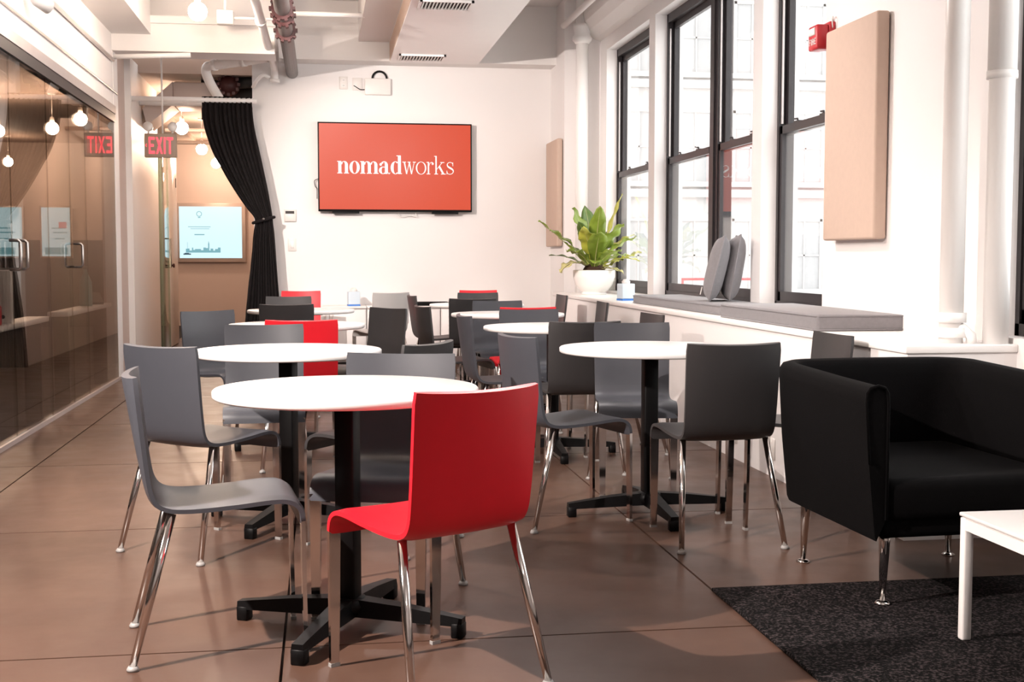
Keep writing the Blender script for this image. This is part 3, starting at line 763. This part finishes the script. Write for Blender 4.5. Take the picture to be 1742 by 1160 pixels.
# credenza along the back wall -----------------------------------------
def cabinet(x0, x1, label, vent):
    e = empty('credenza', ((x0+x1)/2, 12.98, 0)); tag(e, label, 'cabinet', 'white credenza units'); h = (x1-x0)/2-.003
    MB().box(-h, h, -.175, .21, .05, .60).build('body', M_trim, e)
    MB().box(-h+.02, h-.02, -.15, .2, 0, .05).build('plinth', M_slot, e)
    MB().rbox(-h, h, -.20, .215, .60, .622, .004, 2).build('top', M_trim, e)
    for s in (-1, 1):
        d = MB().rbox(min(s*.004, s*(h-.008)), max(s*.004, s*(h-.008)), -.195, -.176, .065, .585, .003, 1).build('door', M_wall, e)
        if vent and s == -1:
            for k in range(6): MB().box(-h+.07, -.06, -.201, -.194, .28+k*.045, .295+k*.045).build('louver', M_slot if False else M_ceil, d)
        MB().rbox(s*.035-.006, s*.035+.006, -.212, -.194, .45, .55, .003, 1).build('handle', M_plast, d)
cabinet(-.30, .46, 'white credenza unit by the curtain behind the last left table', False)
cabinet(.46, 1.22, 'white credenza unit with louvered door under the television', True)
cabinet(1.22, 1.98, 'white credenza unit in the right corner of the back wall', True)
card_box(.33, 12.93, .622, .1, 'pale blue napkin holder on the credenza under the television', 1.1)
tr = empty('serving_tray', (1.10, 12.95, .622)); tag(tr, 'flat black tray lying on the credenza', 'tray')
MB().rbox(-.21, .21, -.13, .13, 0, .012, .004, 1).build('base', M_black, tr)
for a in ((-.21, -.195, -.13, .13), (.195, .21, -.13, .13), (-.21, .21, -.13, -.115), (-.21, .21, .115, .13)): MB().box(*a, .01, .035).build('rim', M_black, tr)

# ================================================================== ACOUSTIC PANELS, ALARM
def panel(name, y0, y1, z0, z1, xf, xb, label):
    e = empty(name, (xb, (y0+y1)/2, z0)); tag(e, label, 'acoustic panel'); T = Matrix.Translation((-xb, -(y0+y1)/2, -z0))
    MB().rbox(xf, xb-.006, y0, y1, z0, z1, .014, 3).xf(T).build('pad', M_tan, e)
    MB().box(xb-.006, xb, y0+.02, y1-.02, z0+.02, z1-.02).xf(T).build('mount', M_slot, e)
panel('acoustic_panel', 5.74, 6.36, 1.212, 2.315, 2.665, XP, 'large tan fabric panel on the right wall beside the red alarm')
panel('acoustic_panel', 12.50, 13.13, 1.235, 2.33, 2.385, 2.45, 'small distant tan fabric panel in the corner behind the fern')
fa = empty('fire_alarm', (XP, 6.46, 2.31)); tag(fa, 'red fire alarm strobe on the wall above the large tan panel', 'fire alarm')
MB().rbox(-.035, 0, -.055, .075, -.065, .075, .006, 2).build('back_box', M_redpl, fa)
hd = MB().rbox(-.105, -.034, -.05, .07, -.072, .06, .012, 3).build('horn', M_redpl, fa)
def bfont(ch):
    D = {'E': [(0, .22, 0, 1), (0, .75, 0, .17), (0, .62, .42, .58), (0, .75, .83, 1)], 'I': [(0, .22, 0, 1)], 'F': [(0, .22, 0, 1), (0, .62, .42, .58), (0, .75, .83, 1)],
         'T': [(.29, .51, 0, 1), (0, .8, .83, 1)], 'R': [(0, .22, 0, 1), (0, .7, .83, 1), (0, .7, .42, .58), (.52, .74, .5, .95), (.48, .70, 0, .45)]}
    if ch == 'X': return [[(0, 0), (.24, 0), (.85, 1), (.61, 1)], [(.61, 0), (.85, 0), (.24, 1), (0, 1)]], .85
    P = []
    for a, b, c, d in D[ch]: P += rect(a, b, c, d)
    return P, max(b for a, b, c, d in D[ch])
x = 0
for c in 'FIRE':
    P, a = bfont(c); m = MB()
    for q in P: m.add([(-.107, .045-.0*x, 0) for _ in ()] or [(-.1062, .05-(x+u)*.030, -.045+v_*.034) for u, v_ in q], [(0, 1, 2, 3)])
    m.build('letter', M_plast, hd); x += a+.18
MB().rbox(-.112, -.10, -.03, .05, .005, .045, .004, 1).build('strobe_lens', M_plast, hd)
MB().tube(catmull([(-.02, -.06, .04), (-.03, -.075, .08), (-.015, -.05, .10), (-.005, -.03, .08)], 4), .003, 6).build('wire', M_plast, fa)

# ================================================================== PIPES
def pipe(name, pts, r, m, label, cat='pipe', fl_=()):
    e = empty(name, pts[0]); tag(e, label, cat); T = Matrix.Translation((-pts[0][0], -pts[0][1], -pts[0][2]))
    MB().tube(pts, r, 16).xf(T).build('tube', m, e)
    for p, q, rr in fl_: MB().tube([p, q], rr, 16).xf(T).build('collar', m, e)
    return e, T
# iron pipe with red couplings
e, T = pipe('iron_pipe', [(-.275, 5.5, 3.03), (-.275, 13.19, 3.03)], .062, M_iron, 'grey iron pipe under the ceiling with dark red couplings')
for yy in (9.85, 10.12, 10.78):
    c = MB().tube([(-.275, yy-.035, 3.03), (-.275, yy+.035, 3.03)], .085, 20).xf(T).build('coupling', M_dred, e)
    m = MB()
    for k in range(10):
        a = k*PI/5+.3; m.box(-.012, .012, -.04, .04, .080, .100).v
        n_ = 8; M2 = Matrix.Translation((-.275, yy, 3.03)) @ Matrix.Rotation(a, 4, 'Y')
        m.v[-n_:] = [tuple(M2 @ Vector(p)) for p in m.v[-n_:]]
    m.xf(T).build('bolts', M_dred, c)
pipe('sprinkler_pipe', catmull([(-.47, 5.5, 3.06), (-.47, 9.5, 3.06), (-.455, 12.2, 3.05), (-.45, 12.85, 3.05), (-.445, 12.98, 3.0), (-.445, 13.0, 2.92)], 6), .036, M_trim, 'white pipe running beside the grey iron pipe to the back wall',
     fl_=(((-.445, 13.0, 2.93), (-.445, 13.0, 2.90), .05), ((-.47, 10.5, 3.06), (-.47, 10.58, 3.06), .046)))
pipe('branch_pipe', catmull([(-.50, 12.62, 3.09), (-.80, 12.80, 3.065), (-1.06, 12.94, 3.045), (-1.12, 12.99, 3.03), (-1.125, 13.03, 2.97), (-1.08, 13.12, 2.86), (-1.02, 13.2, 2.76), (-.96, 13.3, 2.66)], 6), .048, M_trim, 'white pipe crossing above the curtain with an elbow down',
     fl_=(((-1.02, 12.92, 3.05), (-1.06, 12.94, 3.046), .058), ((-.72, 12.75, 3.072), (-.76, 12.775, 3.068), .056)))
pipe('small_conduit', catmull([(-.50, 13.0, 2.95), (-.56, 12.97, 2.965), (-.62, 13.0, 2.92), (-.67, 13.1, 2.86)], 5), .018, M_trim, 'thin white conduit curling beside the curtain top')
pipe('ceiling_tube', [(-.25, 11.6, 3.33), (.42, 11.6, 3.33)], .022, M_trim, 'thin white tube crossing the recessed ceiling right of the iron pipe')
pipe('wall_conduit', [(XL+.02, -2, 2.89), (XL+.02, 11.70, 2.89)], .016, M_trim, 'upper white conduit along the bulkhead over the glass')
pipe('bulkhead_conduit', [(XL+.012, -2, 2.62), (XL+.012, 11.95, 2.62)], .008, M_track, 'thin grey conduit along the bulkhead just above the glass')
pipe('cross_conduit', [(XL+.02, 11.70, 2.92), (-1.15, 11.72, 2.955)], .022, M_trim, 'white conduit under the corridor cross beam')
cp, T = pipe('standing_pipe', [(2.54, 12.02, .777), (2.54, 12.02, 3.72)], .062, M_trim, 'white vertical pipe with a wide capital behind the fern')
MB().lathe([(.066, 0), (.095, .03), (.095, .06), (.075, .09), (.09, .15), (.085, .19)], 0, 0, 20, 3.20-.777).build('capital', M_trim, cp)
pipe('ceiling_pipe', [(2.41, 12.3, 3.42), (2.42, 5.0, 3.42)], .03, M_trim, 'white pipe under the ceiling along the window wall')
cp, T = pipe('radiator_riser', [(2.525, 4.70, .777), (2.525, 4.70, 3.72)], .048, M_trim, 'white riser pipe standing on the near end of the ledge', fl_=(((2.525, 4.70, .80), (2.525, 4.70, .84), .066), ((2.525, 4.70, .86), (2.525, 4.70, .90), .060)))
MB().tube([(0, 0, .06), (.03, -.04, .06), (.06, -.05, .03), (.065, -.05, .0)], .022, 12).build('valve_elbow', M_trim, cp)
pipe('sleeved_pipe', [(2.680, 4.63, .777), (2.680, 4.63, 3.72)], .050, M_trim, 'thick white pipe with a sleeve at the right edge', fl_=(((2.680, 4.63, 1.83), (2.680, 4.63, 1.86), .060), ((2.680, 4.63, 1.86), (2.680, 4.63, 3.0), .056)))
# dark valve above the curtain
vv = empty('pipe_valve', (-.94, 13.55, 2.93)); tag(vv, 'dark red flanged valve in the dark gap above the curtain', 'valve')
MB().lathe([(0, -.10), (.09, -.09), (.11, -.03), (.11, .03), (.09, .09), (0, .10)], n=20).xf(Matrix.Rotation(PI/2, 4, 'X')).build('body', M_dred, vv)
MB().tube([(.10, 0, .03), (.38, 0, .05)], .06, 14).build('tube', M_slot, vv)
m = MB()
for k in range(12):
    a = k*PI/6; m.box(.105*math.cos(a)-.015, .105*math.cos(a)+.015, -.12, -.07, .105*math.sin(a)-.015, .105*math.sin(a)+.015)
m.build('bolts', M_dred, vv)
struct(MB().box(-1.25, -.69, 13.8, 13.9, 2.60, 3.02).build('gap_shade', M_darkpanel), 'dark sheet standing in for the shade in the gap above the curtain')  # dark sheet put where the gap is only unlit
# sprinkler head
sp = empty('fire_sprinkler', (1.52, 9.3, 3.105)); tag(sp, 'small sprinkler head under the white ceiling soffit', 'sprinkler')
MB().lathe([(.03, 0), (.03, -.008), (.012, -.012), (.010, -.04), (.0, -.041)], n=14).build('body', M_steel, sp)
MB().lathe([(0, -.052), (.022, -.052), (.022, -.048), (0, -.046)], n=14).build('deflector', M_steel, sp)
# ceiling vents
def vent(y, w, label):
    e = empty('ceiling_vent', (.715+.06+w/2, y, 3.105)); tag(e, label, 'vent', 'slotted vents in the ceiling soffit')
    h = w/2; d = .16
    MB().box(-h, h, -d, -d+.02, -.018, 0).box(-h, h, d-.02, d, -.018, 0).box(-h, -h+.02, -d, d, -.018, 0).box(h-.02, h, -d, d, -.018, 0).build('frame', M_trim, e)
    MB().box(-h+.02, h-.02, -d+.02, d-.02, -.004, -.001).build('backing', M_slot, e)
    n = 14
    for k in range(n):
        x = -h+.035+(2*h-.07)*k/(n-1)
        MB().box(-.012, .012, -d+.022, d-.022, -.0015, .0015).xf(Matrix.Translation((x, 0, -.011)) @ Matrix.Rotation(R(-38), 4, 'Y')).build('slat', M_plast, e)
vent(9.85, .42, 'nearer slotted ceiling vent at the top of the view')
vent(12.45, .46, 'farther slotted ceiling vent above the television')
# junction box with conduits on the ceiling by the bulb
jb = empty('junction_box', (-.80, 11.2, 3.20)); tag(jb, 'white junction box on the ceiling beside the glowing bulb', 'junction box')
MB().rbox(-.07, .07, -.05, .05, -.06, .06, .006, 1).build('case', M_plast, jb)
MB().tube([(.07, 0, 0), (.40, 0, 0)], .012, 8).build('conduit', M_trim, jb)
MB().tube([(0, 0, .06), (0, 0, .26)], .012, 8).build('conduit', M_trim, jb)

# ================================================================== CURTAIN
rod = empty('curtain_rod', (XL, 12.92, 2.70)); tag(rod, 'white curtain pipe across the corridor opening', 'curtain rod')
MB().tube([(-.06, 0, 0), (1.22, 0, 0)], .026, 14).build('tube', M_trim, rod)
MB().tube([(-.055, 0, -.02), (-.055, 0, .30)], .016, 8).build('bracket', M_trim, rod)
def curtain():
    # (z, left x, right x) outline, gathered by a tie-back
    rows = [(2.735, -1.165, -.668), (2.66, -1.165, -.668), (2.45, -1.150, -.655), (2.23, -1.085, -.62), (2.0, -.975, -.572), (1.80, -.855, -.53), (1.62, -.735, -.50), (1.53, -.665, -.487), (1.46, -.655, -.482), (1.36, -.672, -.472), (1.10, -.700, -.455), (.80, -.735, -.43), (.40, -.775, -.40), (.03, -.80, -.375)]
    e = empty('curtain', (-.7, 12.92, 0)); tag(e, 'black floor-length curtain tied back at the corridor opening', 'curtain')
    A = catmull([(a, b, c) for a, b, c in rows], 5); NX = 90; v = []; f = []; NP = 11
    for i, q in enumerate(A):
        z, xa, xb = q.x, q.y, q.z; w = xb-xa; amp = .020+.016*(1-w/.5)
        if abs(z-1.5) < .16: amp *= .55+.45*abs(z-1.5)/.16
        for k in range(NX+1):
            u = k/NX; u2 = u+.012*math.sin(9*u+z*3)
            ph = 2*PI*NP*u2
            x = xa+w*u+ .010*math.sin(ph*2+1)*w/.5
            y = -.045*(1 if z < 2.6 else 0)*min(1, (2.6-z)/.6 if z < 2.6 else 0)+amp*math.sin(ph)+.008*math.sin(ph*.37+z*2)
            if z > 2.66: y = .030*math.sin(ph)*.6
            v.append((x+.7, y, z))
    n = len(A)
    for i in range(n-1):
        for k in range(NX): f.append((i*(NX+1)+k, i*(NX+1)+k+1, (i+1)*(NX+1)+k+1, (i+1)*(NX+1)+k))
    o = MB().add(v, f, True).build('cloth', M_curt, e); md = o.modifiers.new('thickness', 'SOLIDIFY'); md.thickness = .004
    tp = [(.13+.105*math.cos(a), -.045+.055*math.sin(a), 1.50+.03*math.cos(a)) for a in [i*2*PI/24 for i in range(24)]]
    MB().tube(tp, .016, 8, closed=True).build('tie_band', M_curt, e)
    MB().lathe([(0, 0), (.012, .002), (.012, .012), (0, .014)], n=12).xf(Matrix.Translation((.13, -.113, 1.51)) @ Matrix.Rotation(PI/2, 4, 'X')).build('stud', M_steel, e)
curtain()

# ================================================================== EXIT SIGN
ex = empty('exit_sign', (-1.559, 12.8, 2.11)); tag(ex, 'red lettered exit sign hanging above the corridor', 'exit sign')
MB().rbox(-.155, .155, -.03, .03, 0, .235, .008, 2).build('housing', M_exitbody, ex)
x = 0; lets = []
for c in 'EXIT':
    P, a = bfont(c); lets.append((P, x)); x += a+.14
s = .245/x
for P, ox in lets:
    m = MB()
    for q in P: m.add([(-.112+(ox+u)*s, -.0315, .035+w_*.165) for u, w_ in q], [(0, 1, 2, 3)])
    m.build('letter', M_exit, ex)
m = MB(); m.add([(-.145, -.0315, .118), (-.132, -.0315, .135), (-.128, -.0315, .13), (-.138, -.0315, .118), (-.128, -.0315, .106), (-.132, -.0315, .101)], [(0, 1, 2, 3), (0, 3, 4, 5)]); m.build('arrow', M_exit, ex)
MB().tube([(.02, 0, .235), (.02, 0, 1.13)], .009, 8).build('stem', M_plast, ex)
for sx in (-1, 1):
    h_ = MB().lathe([(0, -.045), (.03, -.04), (.047, .0), (.045, .035), (.0, .036)], n=18).xf(Matrix.Translation((sx*.115, 0, .30)) @ Matrix.Rotation(R(75), 4, 'X') @ Matrix.Rotation(R(sx*18), 4, 'Y')).build('lamp_head', M_plast, ex)
    MB().tube([(sx*.115, 0, .235), (sx*.115, 0, .27)], .010, 8).build('swivel', M_plast, h_)

# corridor ducts ---------------------------------------------------------
du = empty('air_duct', (-1.30, 13.85, 2.7)); tag(du, 'beige rectangular air duct under the corridor ceiling', 'duct')
MB().rbox(-.22, .20, -.30, .30, .02, .26, .02, 2).build('trunk', M_warm, du)
m = MB(); pr = [(-.22, .02), (-.22, .26), (-.53, -.02), (-.49, -.20)]
m.prism(pr, .6, 'y', -.30); m.build('angled_elbow', M_warm, du)
for i, (yy, zz) in enumerate(((13.45, 2.72), (15.6, 2.66), (16.8, 2.62))):
    pipe('corridor_pipe', [(XL, yy, zz), (-.69, yy, zz)], .024, M_warm if i else M_trim, ('thin pipe across the corridor just behind the exit sign', 'thin pipe across the corridor behind the air duct', 'farthest thin pipe across the corridor ceiling')[i])
# corridor wall screen
def scrprint(e, par):
    pass
cs = empty('wall_screen', (-1.78, 21.0, 1.54)); tag(cs, 'framed pale blue screen on the far corridor wall', 'screen')
MB().rbox(-.56, .56, -.09, 0, -.50, .47, .012, 2).build('frame', M_alu, cs)
sc_ = MB().box(-.50, .50, -.094, -.088, -.43, .41).build('screen', M_scr, cs)
def fp(polys, m, name): 
    mb = MB()
    for q in polys: mb.add([(a, -.0955, b) for a, b in q], [tuple(range(len(q)))])
    return mb.build(name, m, sc_)
fp(ring(-.18, .29, .045, .045, .034, .034)+rect(-.20, -.16, .225, .24), M_scr2, 'emblem')
fp(rect(-.36, .0, .075, .085)+rect(-.32, -.02, .045, .053), M_scr2, 'caption_line')
fp(rect(-.26, -.10, -.055, -.038), M_scr2, 'caption_line')
sk = []; rx = random.Random(3); x = -.40
while x < .14:
    w = .02+.03*rx.random(); h_ = .03+.06*rx.random(); sk += rect(x, x+w, -.34, -.34+h_); x += w
sk += rect(-.045, -.025, -.34, -.20)+[[(-.045, -.20), (-.025, -.20), (-.035, -.15), (-.036, -.15)]]+rect(-.375, -.37, -.34, -.17)
fp(sk, M_scr2, 'skyline'); fp(rect(-.44, -.32, -.375, -.355)+rect(-.42, -.35, -.36, -.345), M_scr3, 'boat')
# office screens, built as stand-ins for the wall screen's reflection
for x0, x1, lab in ((-5.75, -4.72, 'wide pale blue screen built as a reflection behind the paired door handles'), (-4.42, -3.98, 'narrow pale screen built as a reflection right of the paired door handles')):
    o = empty('reflected_screen', ((x0+x1)/2, 20.93, 1.53)); tag(o, lab, 'screen', 'screen reflections behind the glass'); h_ = (x1-x0)/2
    MB().rbox(-h_-.03, h_+.03, -.05, 0, -.42, .42, .008, 1).build('frame', M_alu, o)
    q = MB().box(-h_, h_, -.054, -.048, -.39, .39).build('screen', M_scr, o)
    mb = MB()
    for a, b, c, d in ((.35, .85, .05, .07), (.4, .9, -.02, 0), (.45, .8, -.12, -.10), (.1, .9, -.36, -.25)): mb.box(-h_+2*h_*a, -h_+2*h_*b, -.056, -.053, c, d)
    mb.build('print', M_scr2, q)
    MB().box(h_*.2, h_*.75, -.057, -.053, .06, .16).build('poster', M_scrr, q) if x1 > -4.2 else None

# office shelves against the glass and what stands on them
def shelf(y0, y1, label):
    o = empty('office_shelf', (XL-.10, (y0+y1)/2, .68)); tag(o, label, 'shelf', 'narrow shelves behind the glass'); h_ = (y1-y0)/2
    MB().rbox(-.075, .075, -h_, h_, 0, .035, .004, 1).build('board', M_trim, o)
    for s in (-1, 1): MB().box(-.06, .05, s*(h_-.15)-.02, s*(h_-.15)+.02, -.685, 0).build('leg', M_darkpanel, o)
shelf(5.4, 9.00, 'near narrow white shelf behind the glass partition'); shelf(9.65, 11.60, 'far narrow white shelf behind the glass partition')
bd = empty('binder', (XL-.10, 8.08, .715)); tag(bd, 'tall white binder standing on the near shelf behind the glass', 'binder')
MB().rbox(-.05, .05, -.035, .035, 0, .33, .004, 1).build('cover', M_plast, bd); MB().lathe([(0, 0), (.012, 0), (.012, .003), (0, .003)], n=12).xf(Matrix.Translation((.0, -.0355, .04)) @ Matrix.Rotation(PI/2, 4, 'X')).build('finger_hole', M_slot, bd)
cn = empty('red_canister', (XL-.10, 7.82, .715)); tag(cn, 'small red canister at the left edge behind the glass', 'canister')
MB().lathe([(0, 0), (.045, 0), (.047, .01), (.047, .11), (.04, .12), (0, .12)], n=20).build('body', M_redpl, cn); MB().lathe([(0, .12), (.035, .12), (.035, .135), (0, .137)], n=20).build('lid', M_redpl, cn)
bt = empty('teal_bottle', (XL-.11, 10.85, .715)); tag(bt, 'teal bottle on the far shelf behind the glass', 'bottle')
MB().lathe([(0, 0), (.05, 0), (.052, .02), (.052, .2), (.03, .25), (.018, .27), (.018, .31), (0, .31)], n=20).build('body', M_teal, bt); MB().lathe([(0, .31), (.021, .31), (.021, .335), (0, .337)], n=14).build('cap', M_slot, bt)
ph = empty('desk_phone', (XL-.11, 11.25, .715), R(20)); tag(ph, 'black desk telephone on the far shelf near the corridor', 'telephone')
MB().add([(-.06, -.09, 0), (.06, -.09, 0), (.06, .09, 0), (-.06, .09, 0), (-.06, -.09, .02), (.06, -.09, .02), (.06, .09, .10), (-.06, .09, .10)], [(3,2,1,0),(4,5,6,7),(0,1,5,4),(1,2,6,5),(2,3,7,6),(3,0,4,7)]).build('base', M_black, ph)
MB().tube(catmull([(-.045, -.09, .055), (-.045, -.06, .085), (-.045, .05, .13), (-.045, .085, .115)], 4), .018, 10).build('handset', M_black, ph)

# ================================================================== PENDANT GLOBES, ADDED FILL GLOBES AND SPOTS
def pendant(x, y, z, top, label, m=M_bulb, r=.065, group='warm globe pendants'):
    e = empty('pendant_lamp', (x, y, z)); tag(e, label, 'lamp', group)
    MB().lathe([(0, -r)]+[(r*math.sin(a), -r*math.cos(a)) for a in [PI*k/10 for k in range(1, 9)]]+[(.02, r*.93), (0, r*.95)], n=16).build('globe', m, e)
    MB().lathe([(.022, r*.88), (.026, r), (.022, r+.05), (.006, r+.06)], n=16).build('socket', M_plast, e)
    MB().tube([(0, 0, r+.05), (0, 0, top-z)], .004, 6).build('cord', M_plast, e)
    MB().lathe([(0, top-z-.03), (.04, top-z-.025), (.05, top-z), (0, top-z)], n=16).build('canopy', M_plast, e)
pendant(-.955, 10.35, 3.085, 3.72, 'glowing globe bulb near the ceiling left of the white pipe', M_bulbd, .075)
for i, yy in enumerate((7.4, 4.6)):  # added globes out of view, for fill over the left row
    pendant(-.955, yy, 3.085, 3.72, ('added unseen fill globe over the third left table', 'added unseen fill globe over the second left table')[i], (M_fill, M_bulbd)[i], .075)
for i, (xx, yy, zz) in enumerate(((.10, 9.0, 3.15), (1.15, 6.45, 2.58))):  # added globes out of view, lifting the far tables and the soffit
    pendant(xx, yy, zz, 3.72 if i == 0 else 3.105, ('added unseen fill globe between the far table rows', 'added unseen globe brightening the dropped soffit')[i], (M_fill, M_fillb)[i], .075)
def added_spot(x, y, z, top, tgt, power, label, size=96):  # added spotlights out of view, for floor shadows and brightness
    e = empty('added_spot', (x, y, z)); tag(e, label, 'lamp', 'added spotlights along the glass partition')
    d = (Vector(tgt)-Vector((x, y, z))).normalized(); q = d.to_track_quat('-Z', 'Y').to_matrix().to_4x4()
    MB().lathe([(.0, .13), (.03, .125), (.042, .10), (.050, .0), (.046, .0), (.038, .09), (.0, .10)], n=20).xf(q).build('housing', M_plast, e)
    MB().tube([(0, 0, .09), (0, 0, top-z)], .010, 8).build('stem', M_plast, e)
    l = bpy.data.lights.new('added_spot_light', 'SPOT'); l.energy = power; l.color = (1.0, .88, .81); l.spot_size = R(size); l.spot_blend = .6; l.shadow_soft_size = .022
    lo = bpy.data.objects.new('added_spot_light', l); COL.objects.link(lo); lo.parent = e; lo.matrix_local = q @ Matrix.Translation((0, 0, -.03))
added_spot(-1.70, 2.75, 2.25, 3.135, (-.1, 3.9, .0), 520, 'added unseen spotlight nearest the camera on the beam over the glass')
added_spot(-1.70, 5.60, 2.75, 3.135, (.7, 6.5, .0), 190, 'added unseen middle spotlight on the beam over the glass')
added_spot(-1.70, 8.40, 2.72, 3.135, (1.3, 12.4, 1.3), 470, 'added unseen farther spotlight on the beam over the glass', 60)
pendant(.75, -.4, 3.0, 3.72, 'added unseen fill globe behind the camera', M_fill, .075)  # added for fill, out of view
for i, (x, y, z) in enumerate(((-1.56, 14.75, 2.60), (-1.60, 17.6, 2.60), (-1.62, 20.2, 2.60))):
    pendant(x, y, z, 3.02, ('nearest glowing globe in the corridor, beside the exit sign', 'second glowing globe in the corridor, beside the curtain edge', 'farthest glowing globe in the corridor, half hidden by the curtain')[i], M_bulb, .075)
for i, (x, y, z) in enumerate(((-2.95, 14.6, 2.56), (-3.62, 15.0, 2.56), (-4.65, 19.8, 2.56), (-3.62, 14.0, 2.60), (-2.50, 13.8, 2.58))):
    pendant(x, y, z, 2.96, ('glowing globe behind the glass, right of centre', 'glowing globe behind the glass above the paired handles', 'lowest glowing globe behind the glass', 'glowing globe behind the glass at the left edge', 'glowing globe behind the glass beside the exit sign reflection')[i], M_bulb, .07)
